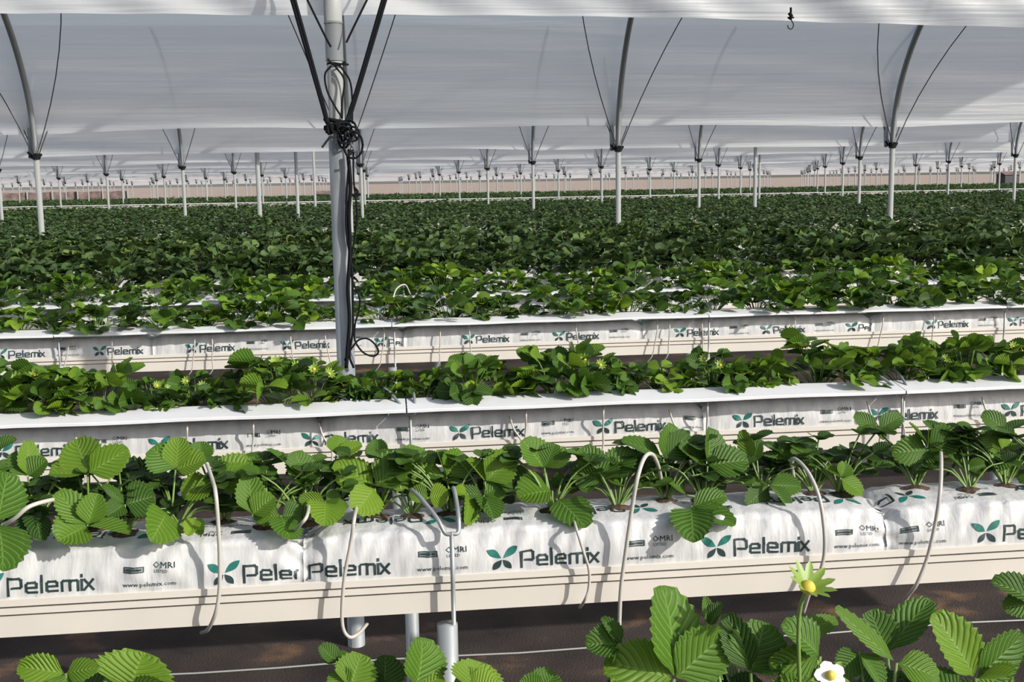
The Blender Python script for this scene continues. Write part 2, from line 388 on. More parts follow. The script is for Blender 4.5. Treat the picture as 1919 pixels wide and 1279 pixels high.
def bag(parent_loc, L, arts, seed, detail=1, ends=(1, 1), label='', group=None, top=True):
    P = bag_surface(seed, L, ends); b = Buf()
    nu = int(L/(.008 if detail == 1 else .02 if detail == 2 else .09)); ts = (list(np.linspace(0, .078, 10))+list(np.linspace(.084, .105, 5))+list(np.linspace(.115, .225, 8))+list(np.linspace(.24, .315, 4))) if detail == 1 else \
        [0, .03, .06, .078, .09, .105, .165, .225, .27, .315]
    T = len(ts); v = [P(L*i/nu, t) for i in range(nu+1) for t in ts]; v = [q-np.array([0, 0, 1.0]) for q in v]
    f = [(i*T+j, (i+1)*T+j, (i+1)*T+j+1, i*T+j+1) for i in range(nu) for j in range(T-1)]
    f += [tuple(range(T-1, -1, -1)), tuple(nu*T+j for j in range(T))]
    b.add(v, f, 0)
    def put(polys, mi, fn):
        for q in polys:
            pts = [fn(p) for p in q]
            if min(p[0] for p in pts) < .004 or max(p[0] for p in pts) > L-.004: continue
            vs = []
            for (u, t) in pts:
                c = P(u, t); n = np.cross(P(u+.002, t)-c, P(u, t+.002)-c); n /= np.linalg.norm(n)+1e-12
                vs.append(c+n*(.0011 if detail == 1 else .0022)-np.array([0, 0, 1.0]))
            b.add(vs, [tuple(range(len(vs)))], mi)
    if detail < 3:
        for u0 in arts:
            ink, teal = unit_art(0)
            put(ink, 1, lambda p: (p[0]+u0, p[1])); put(teal, 2, lambda p: (p[0]+u0, p[1]))
            if top:
                put([q[::1] for q in ink], 1, lambda p: (u0+.28-p[0], .172-p[1]*.95)); put(teal, 2, lambda p: (u0+.28-p[0], .172-p[1]*.95))
    o = b.build('growbag', [M_film, M_ink, M_teal]); o.location = parent_loc
    tag(o, label, 'grow bag', group); return o
Yb = ROWF[1]
def X1(px): return at_y(px, 1040, Yb)[0]
e1, e2 = X1(567), X1(1664); PER = X1(1342)-X1(941)
bag((e1-1.09, Yb, 1.0), 1.09, [X1(418)-(e1-1.09)-PER*k for k in range(0, 3)], 1, 1, label='white grow bag in the first trough, left of the overlapping print', group='grow bags in the first trough')
bag((e1, Yb, 1.0), e2-e1, [X1(541)-e1, X1(941)-e1, X1(1342)-e1], 2, 1, label='white grow bag in the first trough behind the V-shaped wire bracket', group='grow bags in the first trough')
bag((e2, Yb, 1.0), 1.09, [X1(1846)-e2-PER, X1(1846)-e2, X1(1846)-e2+PER], 3, 1, label='white grow bag in the first trough at its right-hand end', group='grow bags in the first trough')
# second trough
Yb = ROWF[2]; def2 = lambda px: at_y(px, 800, Yb)[0]
st2 = def2(1320); x0, x1 = xrange_(Yb)
k0 = int(math.floor((x0-st2)/1.09)); n = 1
for k in range(k0, 9):
    X = st2+1.09*k
    if X > x1-.3: break
    but = [def2(861)+PER*j-X for j in range(-8, 9)]
    but = [u for u in but if -.2 < u < 1.1]
    bag((X, Yb, 1.0), 1.09, but, 20+k, 2, label='printed white grow bag, %s from the left in the second trough' % ordinal(n), group='grow bags in the second trough'); n += 1
# third to eighth trough: shared variants
for ri in range(3, 9):
    Yb = ROWF[ri]; x0, x1 = xrange_(Yb); protos = []; n = 1; X = x0-.3+.17*ri
    while X < x1-.4:
        lab = 'printed white grow bag, %s from the left in the %s trough' % (ordinal(n), ordinal(ri)) if ri < 5 else 'white grow bag under dense leaves in the %s trough' % ordinal(ri)
        grp = 'grow bags in the %s trough' % ordinal(ri)
        if len(protos) < (3 if ri == 3 else 2):
            o = bag((X, Yb, 1.0), 1.09, ([.05+.12*len(protos)+PER*j for j in range(3)] if ri < 6 else []), 40+ri*5+len(protos), 2 if ri < 6 else 3, label=lab, group=grp, top=False); protos.append(o)
        else:
            o = protos[n % len(protos)].copy(); C.objects.link(o); o.location = (X, Yb, 1.0); tag(o, lab, 'grow bag', grp)
        X += 1.09; n += 1

# --- brackets and white strips
def bracket(X, Y, label, pipe=True):
    t = empty('wire_bracket', (X, Y-.022, 0), label, 'bracket', 'V-shaped wire brackets on pipes')
    b = Buf()
    if pipe: tube(b, [(-.012, .0, 0), (-.012, .0, .925)], .0195, 14)
    else: tube(b, [(0, -.004, .905), (0, .03, .925), (0, .06, .938)], .0042, 8)
    b.build('pipe' if pipe else 'hook', M_galv, t)
    b = Buf(); tube(b, [(0, -.004, .90), (0, -.006, 1.0), (0, -.006, 1.10)], .0042, 8); b.build('rod', M_galv, t)
    b = Buf()
    for s in (-1, 1):
        pts = smooth_path([(0, -.006, 1.098), (.012*s, -.004, 1.100), (.026*s if s < 0 else .014, .010, 1.125), (-.055 if s < 0 else .012, .06, 1.152), (-.07 if s < 0 else .010, .09, 1.158)])
        tube(b, pts, .0042, 8)
    b.build('prongs', M_galv, t); return t
def strip(Xa, Xb, Y, label, grp, dz=0.0):
    b = Buf(); g = .002; L = Xb-Xa-2*g; prof = [(-.063, 1.118), (-.063, 1.111), (-.061, 1.111), (-.061, 1.117), (.030, 1.131), (.036, 1.126), (.038, 1.127), (.031, 1.1335), (-.062, 1.1195)]
    n = len(prof); v = []; m = 14
    for i in range(m+1):
        w = .0012*sin(i*1.3+Xa*7); v += [(L*i/m, y, z-1.12+w) for y, z in prof]
    f = [(i*n+j, i*n+(j+1) % n, (i+1)*n+(j+1) % n, (i+1)*n+j) for i in range(m) for j in range(n)]
    f += [tuple(range(n-1, -1, -1)), tuple(m*n+j for j in range(n))]
    b.add(v, f); o = b.build('cover_strip', M_white, smooth=False); o.location = (Xa+g, Y, 1.12+dz)
    return tag(o, label, 'strip', grp)
bracket(at_y(846, 1000, ROWF[1]-.02)[0], ROWF[1], 'V-shaped wire bracket on a steel pipe at the first trough')
SEG = 1.43
for ri, px, py in ((2, 762, 790), (3, 735, 640), (4, 1290, 570)):
    Y = ROWF[ri]; Xs = at_y(px, py, Y)[0]; x0, x1 = xrange_(Y); k = int(math.floor((x0-Xs)/SEG)); n = 1; X = Xs+k*SEG
    while X < x1:
        if X > x0: bracket(X+.01, Y, 'wire bracket on pipe, %s from the left under the %s trough strips' % (ordinal(n), ordinal(ri)), not (ri == 2 and X > Xs+.5))
        strip(X, X+SEG, Y, 'smooth white strip section, %s from the left above the %s trough' % (ordinal(n), ordinal(ri)), 'white strips above the %s trough' % ordinal(ri))
        n += 1; X += SEG
x0, x1 = xrange_(STRIP_Y); nseg = 8
for k in range(nseg):
    strip(x0+(x1-x0)*k/nseg, x0+(x1-x0)*(k+1)/nseg, STRIP_Y, dz=.05, label= 'distant white strip crossing the far end of the dense leaves', grp='distant white strip sections')
# short strips glimpsed among the leaves
GL = [(205, 245, 471, 11.0), (850, 895, 453, 13.1), (800, 860, 476, 9.8), (690, 740, 481, 9.8), (1180, 1240, 497, 8.5), (1135, 1175, 499, 8.5), (1555, 1600, 446, 13.1), (1700, 1740, 440, 13.1), (1330, 1380, 457, 11.0)]

# ------------------------------------------------------------------ tunnel
ARC_A, ARC_H, Z0 = 4.0, 2.35, 2.08
def arc(th, L): return (L-ARC_A+ARC_A*cos(th), Z0+ARC_H*sin(th))
def film(L, zlo, th1, amp, seed, label, sagx=0.0, dens=1.0, wav=0.0):
    x0, x1 = xrange_(L, 1.6); th0 = math.asin((zlo-Z0)/ARC_H); nx = int((x1-x0)/(.12*max(1, L/12))*dens); nt = 34 if L > 15 else 64
    nx = min(nx, 420)
    r = np.random.default_rng(seed); ph = r.uniform(0, 6, 20); v = []; f = []
    for i in range(nx+1):
        X = x0+(x1-x0)*i/nx
        for j in range(nt+1):
            s = j/nt; th = th0+(th1-th0)*s; y, z = arc(th, L)
            d = 0
            for q in range(4):
                d += amp/(1+q)*sin(X*(.35+.5*q)+ph[q]+(z*(6+7*q)+ph[q+4]))
            ex = (X+.25) % 3.05/3.05; d += amp*1.2*sin(pi*ex)
            if wav:
                d += wav*(sin(X*7+z*23+ph[9])*sin(X*2.3+ph[10])+.6*sin(X*17+z*31+ph[11]))
            edge = (.012*sin(X*1.3+ph[12])+.02*sin(X*.5+ph[13])+.018*sin(pi*ex))*(1-s)
            v.append((X, y+.05+d*.7, z+edge+.04*sin(th)))
    for i in range(nx):
        for j in range(nt): a = i*(nt+1)+j; f.append((a, a+nt+1, a+nt+2, a+1))
    o = mesh_obj('tunnel_cover', v, f, M_tunnel)
    return tag(o, label, 'plastic cover', 'plastic tunnel covers')
film(LEGS[0], 2.30, radians(24), .02, 7, 'grey plastic tunnel cover edge hanging highest, above the main post', dens=2.5, wav=.018)
names = {1: 'wide grey plastic tunnel cover behind the tall curved hoops', 2: 'grey plastic tunnel cover above the third line of posts', 3: 'grey plastic tunnel cover above the fourth line of posts'}
for k in range(1, 26):
    film(LEGS[k], 2.30, radians(62), .022 if k == 1 else .03, 10+k, names.get(k, 'distant grey plastic tunnel cover, %s behind the main post' % ordinal(k+1)))

def hoop_pts(L, dirn, th1, n, off=0.0):
    out = []
    for i in range(n+1):
        th = th1*i/n; y = dirn*(ARC_A-ARC_A*cos(th)); out.append((off, y, Z0+ARC_H*sin(th)))
    return out
def post(X, L, k, label, group, detail=2):
    t = empty('tunnel_post', (X, L, 0), label, 'post', group)
    b = Buf(); tube(b, [(0, 0, 0), (0, 0, 2.1)], .029, 12 if detail == 2 else 7); b.build('pole', M_polew, t)
    b = Buf(); tube(b, [(0, 0, 1.0), (0, 0, 1.0)], .01, 4) if False else None
    b = Buf(); P = smooth_path([(0, -.02, 2.06)]+[(0, y, z) for _, y, z in hoop_pts(L, -1, radians(62), 10)], 2); tube(b, P, .030, 12 if detail == 2 else 6); b.build('hoop', M_galvd, t)
    b = Buf(); tube(b, [(-.06, .02, 2.07)]+[(-.06, y+.03, z) for _, y, z in hoop_pts(L, 1, radians(25 if k == 1 else 8), 4)], .026 if k == 1 else .018, 8); b.build('rear_hoop', M_galvd, t)
    b = Buf(); tube(b, [(0, 0, 2.045), (0, 0, 2.105)], .04, 12); tube(b, [(-.08, 0, 2.12), (-.035, 0, 2.07), (.03, -.01, 2.06), (.055, 0, 2.10)], .013, 6); b.build('clamp', M_rope, t)
    for s in (-1, 1):
        for d in ((-1, 1) if k == 1 else (-1,)):
            b = Buf(); pts = []
            for i in range(9):
                q = i/8; th = radians(50)*q if d < 0 else radians(22)*q
                z = Z0+ARC_H*sin(th); y = d*(ARC_A-ARC_A*cos(th)); sx = (z-Z0)/1.27
                pts.append((s*(.02+.50*sx*(1 if s > 0 else .96)), y+.025*d-.02*(d < 0), z+.01))
            tube(b, pts, .0055 if detail == 2 else .006, 5, cap=False); b.build('cord', M_steelrope, t)
    return t
def post_far(mesh_objs, X, L, label, group): 
    src = mesh_objs; r = src.copy(); C.objects.link(r); r.location = (X, L, 0); tag(r, label, 'post', group)
    for ch in src.children:
        c = ch.copy(); C.objects.link(c); c.parent = r
    return r
DR = {1: (-3.46, .05), 2: (-3.79, .04)}
proto_far = None; nposts = 0
for k in range(1, 14):
    L = LEGS[k]; x0, x1 = xrange_(L, 1.0); off = -.25-.1*(k-1); n = int(math.ceil((x0-off)/3.05)); i = 1
    rr = random.Random(k)
    while off+3.05*n < x1:
        X = off+3.05*n+(rr.uniform(-.15, .15) if k > 2 else 0)
        if k == 1: X = {-1: -3.50, 0: -.34, 1: 2.56, 2: 5.67}.get(n, X)
        grp = 'posts in the %s line from the camera' % ordinal(k+1)
        lab = 'steel tunnel post with forked cords, %s from the left in the %s line' % (ordinal(i), ordinal(k+1)) if k < 4 else 'distant steel tunnel post with forked top in the %s line of posts' % ordinal(k+1)
        if k == 1 and n == 0: lab = 'steel tunnel post with forked cords directly behind the main post'
        if k == 1: post(X, L, k, lab, grp, 2)
        elif proto_far is None: proto_far = post(X, L, k, lab, grp, 1)
        else: post_far(proto_far, X, L, lab, grp)
        n += 1; i += 1; nposts += 1
for px, py, Y, r, lab in ((485, 360, 20.4, .040, 'plain thick steel pole without cords left of the main post'), (1415, 350, 20.4, .034, 'plain steel pole without cords right of the tall curved hoop'),
                          (1423, 350, 28.4, .028, 'thinner plain pole just behind another plain pole'), (557, 360, 20.6, .03, 'plain steel pole without cords near the left of the main post'), (590, 360, 27.5, .03, 'small plain pole beside the main post, far away')):
    p = at_y(px, py, Y); b = Buf(); tube(b, [(0, 0, 0), (0, 0, 2.9)], r, 12); tube(b, [(0, 0, 2.9), (0, 0, 2.93)], r*1.1, 12)
    o = b.build('plain_post', M_polew); o.location = (p[0], Y, 0); tag(o, lab, 'post')

# main post
def main_post():
    X = -.150; L = LEGS[0]
    t = empty('main_tunnel_post', (X, L, 0), 'thick galvanised post with black ropes standing between second and third trough', 'post')
    b = Buf(); tube(b, [(0, 0, 0), (0, 0, 1.905)], .0325, 24); b.build('pole', M_galv, t)
    b = Buf(); tube(b, [(0, 0, 1.90), (.0, 0, 2.19)], .0275, 24); b.build('upper_pole', M_polew, t)
    b = Buf(); tube(b, [(0, 0, 2.165), (0, 0, 2.30)], .031, 24); tube(b, [(0, 0, 2.293), (0, 0, 2.30)], .033, 24); b.build('sleeve', M_galvd, t)
    b = Buf(); pts = [(0, 0, 2.30), (0, 0, 2.50)]+[(0, y-.0, z+.42) for _, y, z in hoop_pts(L, -1, radians(30), 6)][1:]; tube(b, pts, .0315, 24); b.build('hoop', M_polew, t)
    b = Buf()
    for z, tilt in ((1.93, .0), (1.945, .01), (1.955, -.008)):
        tube(b, [(.041*cos(a), .041*sin(a), z+tilt*cos(a)) for a in np.linspace(0, 2*pi, 20)], .008, 6)
    b.build('clamp', M_rope, t)
    for s, e in ((-1, (-.055, -.02, 1.865)), (1, (.055, -.03, 1.862))):
        b = Buf(); tube(b, [(s*.022, -.034, 1.905), e], .0045, 8); b.build('bolt', M_galv, t)
    return t
main_post()
def ropes():
    Y = LEGS[0]-.05
    def P(x, y, dy=0): return at_y(x, y, Y+dy)
    def rope(pts, r, name, label, n=6, cat='rope'):
        b = Buf()
        for pp in (pts if isinstance(pts[0], list) else [pts]): tube(b, smooth_path(pp, n), r, 7)
        tag(b.build(name, M_rope), label, cat); return
    def ext(a, b_, k=1.9): # carry the rope past the top of the frame up to the hoop
        a, b_ = np.array(a), np.array(b_); return a+(b_-a)*k
    for d in (0, 1):
        x = 4*d
        rope([P(613+x*.5, 232), P(590+x, 150), ext(P(612+x, 232), P(546+x*1.5, 0))], .0062, 'rope', ['thick black rope rising to the upper left from the main post knot', 'second strand of the black rope rising left from the main post'][d])
        rope([P(650+x, 226), P(682+x, 122), ext(P(650+x, 226), P(716+x*1.5, 0))], .0062, 'rope', ['thick black rope rising to the upper right from the main post knot', 'second strand of the black rope rising right from the main post'][d])
    rope([P(620, 88), P(598, 45), ext(P(620, 88), P(577, 0), 3)], .0038, 'rope', 'thin black cord rising left from the sleeve of the main post')
    rope([P(649, 80), P(668, 40), ext(P(649, 80), P(688, 0), 3)], .0038, 'rope', 'thin black cord rising right from the sleeve of the main post')
    # tie and loop below the sleeve
    c = at_y(633, 121, LEGS[0]); ring = [(c[0]+.036*cos(a), LEGS[0]+.036*sin(a), c[2]+.003*sin(2*a)) for a in np.linspace(0, 2*pi, 22)]
    rope([[np.array(q) for q in ring], [P(614, 110), P(622, 119), P(634, 122), P(648, 116)], [P(620, 124), P(609, 140), P(613, 170), P(628, 200), P(642, 222)], [P(628, 124), P(645, 150), P(641, 190), P(641, 222)], [P(636, 122), P(655, 150), P(660, 185), P(660, 232)]],
         .0034, 'rope', 'black cord tied round the main post in a long loop')
    # knot bundle
    rnd = random.Random(3); L = []
    for i in range(6):
        cx, cy, rx, ry, a0 = 654+rnd.uniform(-10, 6), 252+rnd.uniform(-12, 12), rnd.uniform(6, 15), rnd.uniform(8, 20), rnd.uniform(0, 6)
        L.append([P(cx+rx*cos(a), cy+ry*sin(a), -.02+.02*sin(a+i)) for a in np.linspace(a0, a0+5.6, 9)])
    L.append([P(662+18*cos(a), 272+25*sin(a), -.03) for a in np.linspace(0, 6.3, 12)])
    L.append([P(628, 232), P(640, 250), P(655, 240), P(670, 262)])
    rope(L, .0040, 'rope_knot', 'tangled black rope knot hanging at the joint of the main post', 4)
    L = []
    for i in range(4):
        L.append([P(612+rnd.uniform(-3, 3), 226, -.01), P(618+rnd.uniform(-4, 6), 240+3*i, -.03), P(612+i*3, 248, -.01), P(624, 236+i, -.03)])
    rope(L, .0055, 'rope_knot', 'small black knot on the left side of the main post joint', 4)
    rope([P(652, 290), P(657, 345), P(654, 400), P(656, 470), P(652, 540), P(655, 600), P(651, 660), P(649, 690)], .007, 'rope', 'thick black rope hanging down the right side of the main post')
    rope([P(662, 285), P(663, 340), P(669, 400), P(664, 450), P(656, 500), P(662, 530), P(674, 560), P(672, 585), P(666, 605), P(664, 630), P(668, 645), P(682, 662), P(700, 668), P(709, 660), P(703, 646), P(688, 635), P(672, 638), P(660, 652), P(650, 668), P(646, 676)],
         .0034, 'rope', 'thin black cord ending in a loop beside the main post')
    rope([P(655, 300), P(650, 360), P(649, 430), P(659, 500), P(661, 560), P(661, 620), P(655, 665), P(663, 690)], .0045, 'rope', 'middle black rope hanging along the main post')
    rope([[P(657, 365), P(668, 366), P(676, 364)], [P(655, 385), P(649, 395), P(652, 405)], [P(664, 352), P(670, 360), P(664, 370)]], .005, 'rope', 'short black rope ends tied on the cord right of the main post')
    # hanging clip
    c = empty('hanging_clip', at_y(1482, 28, 4.1), 'small dark clip hanging from the plastic edge near the upper right', 'clip')
    o = at_y(1482, 28, 4.1); Q = lambda x, y: at_y(x, y, 4.1)-o
    b = Buf(); tube(b, [Q(1482, 14), Q(1482, 24)], .004, 6); tube(b, [Q(1479, 24), Q(1483, 30), Q(1480, 36)], .0075, 8); tube(b, [Q(1476, 33), Q(1488, 33)], .003, 6); b.build('body', M_rope, c)
    b = Buf(); tube(b, smooth_path([Q(1482, 36), Q(1487, 46), Q(1484, 54), Q(1478, 53), Q(1476, 47)]), .0022, 6); b.build('hook', M_steelrope, c)
ropes()

# ------------------------------------------------------------------ drip tubes
def hose(pts, Y0, label, r=.0042, trough='first'):
    b = Buf(); tube(b, smooth_path([at_y(x, y, Y0+d) for x, y, d in pts], 7), r*.82, 8)
    tag(b.build('drip_tube', M_hose), label, 'drip tube', 'drip tubes at the %s trough' % trough)
Yf = ROWF[1]-.03
hose([(6, 985, .02), (28, 972, .0), (55, 950, .0), (95, 938, .04), (110, 938, .10), (118, 960, .13)], Yf, 'pale drip tube bending over the left end of the first trough', .0048)
hose([(388, 870, .14), (398, 900, .06), (404, 925, .0), (409, 985, -.005), (412, 1050, -.004), (411, 1110, -.004), (404, 1150, -.003), (390, 1180, .02), (377, 1187, .05)], Yf, 'pale drip tube hanging straight down past the overlapping print', .0045)
hose([(668, 950, .10), (664, 972, .0), (657, 1020, -.003), (646, 1080, -.003), (641, 1140, -.003), (643, 1178, -.003), (655, 1195, 0), (672, 1188, .02), (688, 1170, .06)], Yf, 'pale drip tube hooked below the trough left of the wire bracket', .0042)
hose([(1072, 965, .12), (1079, 988, .01), (1092, 1030, 0), (1104, 1070, 0), (1103, 1105, 0), (1096, 1125, 0), (1086, 1140, .03)], Yf, 'thin grey drip tube hanging from the big drooping leaf', .0034)
hose([(1240, 905, .14), (1233, 872, .10), (1222, 852, .07), (1208, 858, .03), (1195, 895, 0), (1185, 950, 0), (1172, 1040, 0), (1164, 1100, 0), (1161, 1160, 0), (1160, 1240, 0)], Yf, 'pale drip tube arching up and down past the small printed box', .0048)
hose([(1488, 900, .15), (1484, 862, .12), (1500, 868, .08), (1520, 895, .04), (1537, 940, .01), (1545, 1000, 0), (1544, 1045, 0), (1532, 1085, .0), (1518, 1110, 0), (1505, 1150, .02)], Yf, 'pale drip tube bowed to the right over the first trough', .0045)
hose([(1763, 845, .14), (1764, 870, .06), (1762, 920, 0), (1752, 985, 0), (1738, 1045, 0), (1718, 1095, 0), (1700, 1120, .02), (1690, 1150, .04)], Yf, 'pale drip tube curving down left near the right end of the first trough', .0045)
hose([(548, 1000, .04), (562, 985, .0), (575, 968, .0), (580, 940, .08)], Yf+.01, 'thin translucent tube crossing the overlapping print', .004)
Y2 = ROWF[2]-.03
for i, (px, kind) in enumerate(((474, 0), (608, 1), (965, 1), (985, 0), (1130, 0), (1264, 1), (1325, 0), (1635, 1), (1690, 0), (350, 0), (150, 1), (1850, 1))):
    y0 = 770-(px-960)*.04; j = (i*37 % 11)-5
    if kind == 0: p = [(px+2, y0-25, .16), (px+1, y0+2, .0), (px, y0+40, 0), (px+j, y0+75, 0), (px+j-12, y0+110, .0), (px+j-20, y0+125, .02)]
    else: p = [(px-10, y0+10, .02), (px-2, y0+35, 0), (px+14, y0+62, 0), (px+10, y0+95, 0), (px-8, y0+118, .0), (px-30, y0+128, .02)]
    hose(p, Y2, 'thin drip tube, %s in the uneven set hanging at the second trough' % ordinal(i+1), .0034, 'second')
Y3 = ROWF[3]-.03
for i, px in enumerate((128, 365, 398, 545, 610, 720, 825, 880, 1080, 1232, 1255, 1316, 1490, 1655, 1750, 210)):
    y0 = 606-(px-960)*.032; j = (i*29 % 13)-6
    p = [(px-6, y0-22, .16), (px-2, y0-5, .05), (px, y0+18, 0), (px+j, y0+48, 0), (px+j*2, y0+70, 0), (px+j*2+14*(1 if j > 0 else -1), y0+88, .02)]
    hose(p, Y3, 'thin drip tube, %s in the uneven set hanging at the third trough' % ordinal(i+1), .0034, 'third')
for i, (px, y0) in enumerate(((115, 625), (440, 600), (735, 560), (810, 585), (890, 590), (1120, 585), (1250, 580), (1560, 570))):
    hose([(px, y0+5, .03), (px+8, y0-18, .08), (px+24, y0-26, .12), (px+34, y0-8, .15)], ROWF[3]+.05, 'white drip tube arch, %s above the leaves of the third trough' % ordinal(i+1), .0042, 'third')
hose([(1210-5, 705, .1), (1360, 735, .05), (1368, 715, .08), (1378, 700, .12)][1:], ROWF[2]+.06, 'pale yellowish tube leaning out of the second trough plants', .005, 'second')

# ------------------------------------------------------------------ plants
def leaflet(buf, base, tip, nrm, width, res=2, fold=.25, droop=.12, tint=.5, cup=0.0):
    base = np.asarray(base, float); tip = np.asarray(tip, float); ax = tip-base; L = np.linalg.norm(ax)
    if L < 1e-5: return
    ax /= L; side = np.cross(ax, nrm); side /= np.linalg.norm(side)+1e-9; up = np.cross(side, ax)
    if res == 2: R, us = 18, (-1, -.68, -.34, 0, .34, .68, 1)
    elif res == 1: R, us = 9, (-1, -.5, 0, .5, 1)
    else: R, us = 4, (-1, 0, 1)
    vs, uv = [], []
    for i in range(R+1):
        v = i/R; w = .5*width*(max(0, sin(pi*min(1, (v*.93+.02))**.82)))**.62
        if v < .22: w *= (v/.22)**.5
        if i == R: w = width*.05
        if i == 0: w = width*.015
        for u in us:
            ww = w; vv = v
            if abs(u) == 1 and res >= 1 and 0 < i < R:
                if i % 2 == 1: ww *= 1.07; vv += .025
                else: ww *= .94
            arc_ = (1-.10*abs(u)**2*(1-v))
            z = fold*abs(u)*ww-droop*L*(vv-.0)**2+droop*L*vv+cup*(u*u)*ww
            # soft pleats between the side veins
            if res == 2 and abs(u) < 1: z += .005*L*sin(2*pi*8.5*(v-.375*abs(u)))*abs(u)
            vs.append(base+ax*L*vv+side*u*ww+up*z); uv.append((.5+.5*u, vv))
    n = len(us); fs = [(i*n+j, i*n+j+1, (i+1)*n+j+1, (i+1)*n+j) for i in range(R) for j in range(n-1)]
    buf.add(vs, fs, 0, uv, tint)
def petiole(buf, a, b, r=.0016, seg=5, sag=.25):
    a = np.asarray(a, float); b = np.asarray(b, float); m = (a+b)/2; m[2] += sag*np.linalg.norm((b-a)[:2]); tube(buf, smooth_path([a, m, b], 3), r*1.3, seg, r_end=r)
def flower(parent, loc, nrm, s=.012, opened=True):
    """open white flower or green-yellow star bud"""
    n = np.asarray(nrm, float); n /= np.linalg.norm(n); a = np.cross(n, [0, 0, 1.]); a /= np.linalg.norm(a)+1e-9; b_ = np.cross(n, a); loc = np.asarray(loc, float)
    f = Buf()
    for k in range(10 if not opened else 5):
        t = 2*pi*k/(10 if not opened else 5)+.3; d = a*cos(t)+b_*sin(t)
        leaflet(f, loc-n*.002, loc+d*s*(1.25 if opened else 1.15)+n*(0 if opened else s*.7), n, s*(.5 if opened else .42), 1, .2, .1, .9)
    c = f.build('calyx', M_calyx, parent)
    if opened:
        f = Buf()
        for k in range(5):
            t = 2*pi*k/5; d = a*cos(t)+b_*sin(t); leaflet(f, loc, loc+d*s+n*.001, n, s*.95, 1, .1, .2)
        f.build('petals', M_petal, parent)
    f = Buf(); R = s*(.36 if opened else .38); vs = []; fs = []
    for i in range(5):
        ph = pi/2*i/4
        for j in range(8): th = 2*pi*j/8; vs.append(loc+(a*cos(th)+b_*sin(th))*R*cos(ph)+n*R*sin(ph)*1.2)
    for i in range(4):
        for j in range(8): fs.append((i*8+j, i*8+(j+1) % 8, (i+1)*8+(j+1) % 8, (i+1)*8+j))
    f.add(vs, fs); f.build('flower_centre', M_yellow, parent)

def rand_plant_parts(root, rng, res, n_leaf=11, hgt=.125, spread=.10, size=.062, tbase=.35, flowers=0, leafmat=None):
    F, S = Buf(), Buf()
    for i in range(n_leaf):
        az = 2*pi*i/n_leaf*2.4+rng.uniform(-.4, .4); el = rng.uniform(.0, 1.0)
        h = hgt*(.22+.78*el)*rng.uniform(.85, 1.1); rr = spread*(1.15-.75*el)*rng.uniform(.8, 1.25)
        node = np.array([cos(az)*rr, sin(az)*rr, h]); petiole(S, (cos(az)*.012, sin(az)*.012, 0), node, .0015 if res else .002, 4)
        out = np.array([cos(az), sin(az), 0]); tint = np.clip(tbase+rng.normal(0, .22)+.22*(el-.5), .02, .95); sz = size*rng.uniform(.72, 1.18)
        pit = rng.uniform(-.45, .75)+.4*(el-.5)
        d0 = out*cos(pit)+np.array([0, 0, sin(pit)])
        side = np.cross(out, [0, 0, 1.]); nrm = np.cross(np.cross(d0, [0, 0, 1.]), d0)+rng.normal(0, .45, 3)
        for k, a in ((0, 0), (1, 1.2), (2, -1.2)):
            dd = d0*cos(a)+side*sin(a)+np.array([0, 0, rng.uniform(-.15, .22)+(.12 if k else 0)]); dd /= np.linalg.norm(dd)
            leaflet(F, node+dd*.003, node+dd*sz*(1 if k == 0 else .88), nrm+rng.normal(0, .2, 3), sz*(.84 if k == 0 else .80), res, rng.uniform(.15, .5), rng.uniform(.02, .25), float(np.clip(tint+rng.normal(0, .05), 0, 1)))
    f = F.build('foliage', leafmat or M_leaf, root, leaf=True); s = S.build('petioles', M_stem, root)
    for k in range(flowers):
        az = rng.uniform(3.6, 5.8); q = np.array([cos(az)*.05, sin(az)*.05, hgt*rng.uniform(.75, 1.0)])
        st = Buf(); petiole(st, (0, 0, 0), q, .0013, 4); st.build('flower_stem', M_stem, root); flower(root, q, (cos(az)*.5, -.8, .6), .0175, False)
    c = Buf(); vs = []
    for i in range(10): a = 2*pi*i/10; vs.append((.028*cos(a)*(1+.1*sin(3*a)), .022*sin(a), .001)); 
    vs.append((0, 0, .008)); c.add(vs, [(i, (i+1) % 10, 10) for i in range(10)]); c.build('crown', M_soil, root)
def copy_tree(o, loc, rz, sc):
    r = o.copy(); C.objects.link(r); r.location = loc; r.rotation_euler = (0, 0, rz); r.scale = (sc, sc, sc)
    for ch in o.children: c = ch.copy(); C.objects.link(c); c.parent = r
    return r

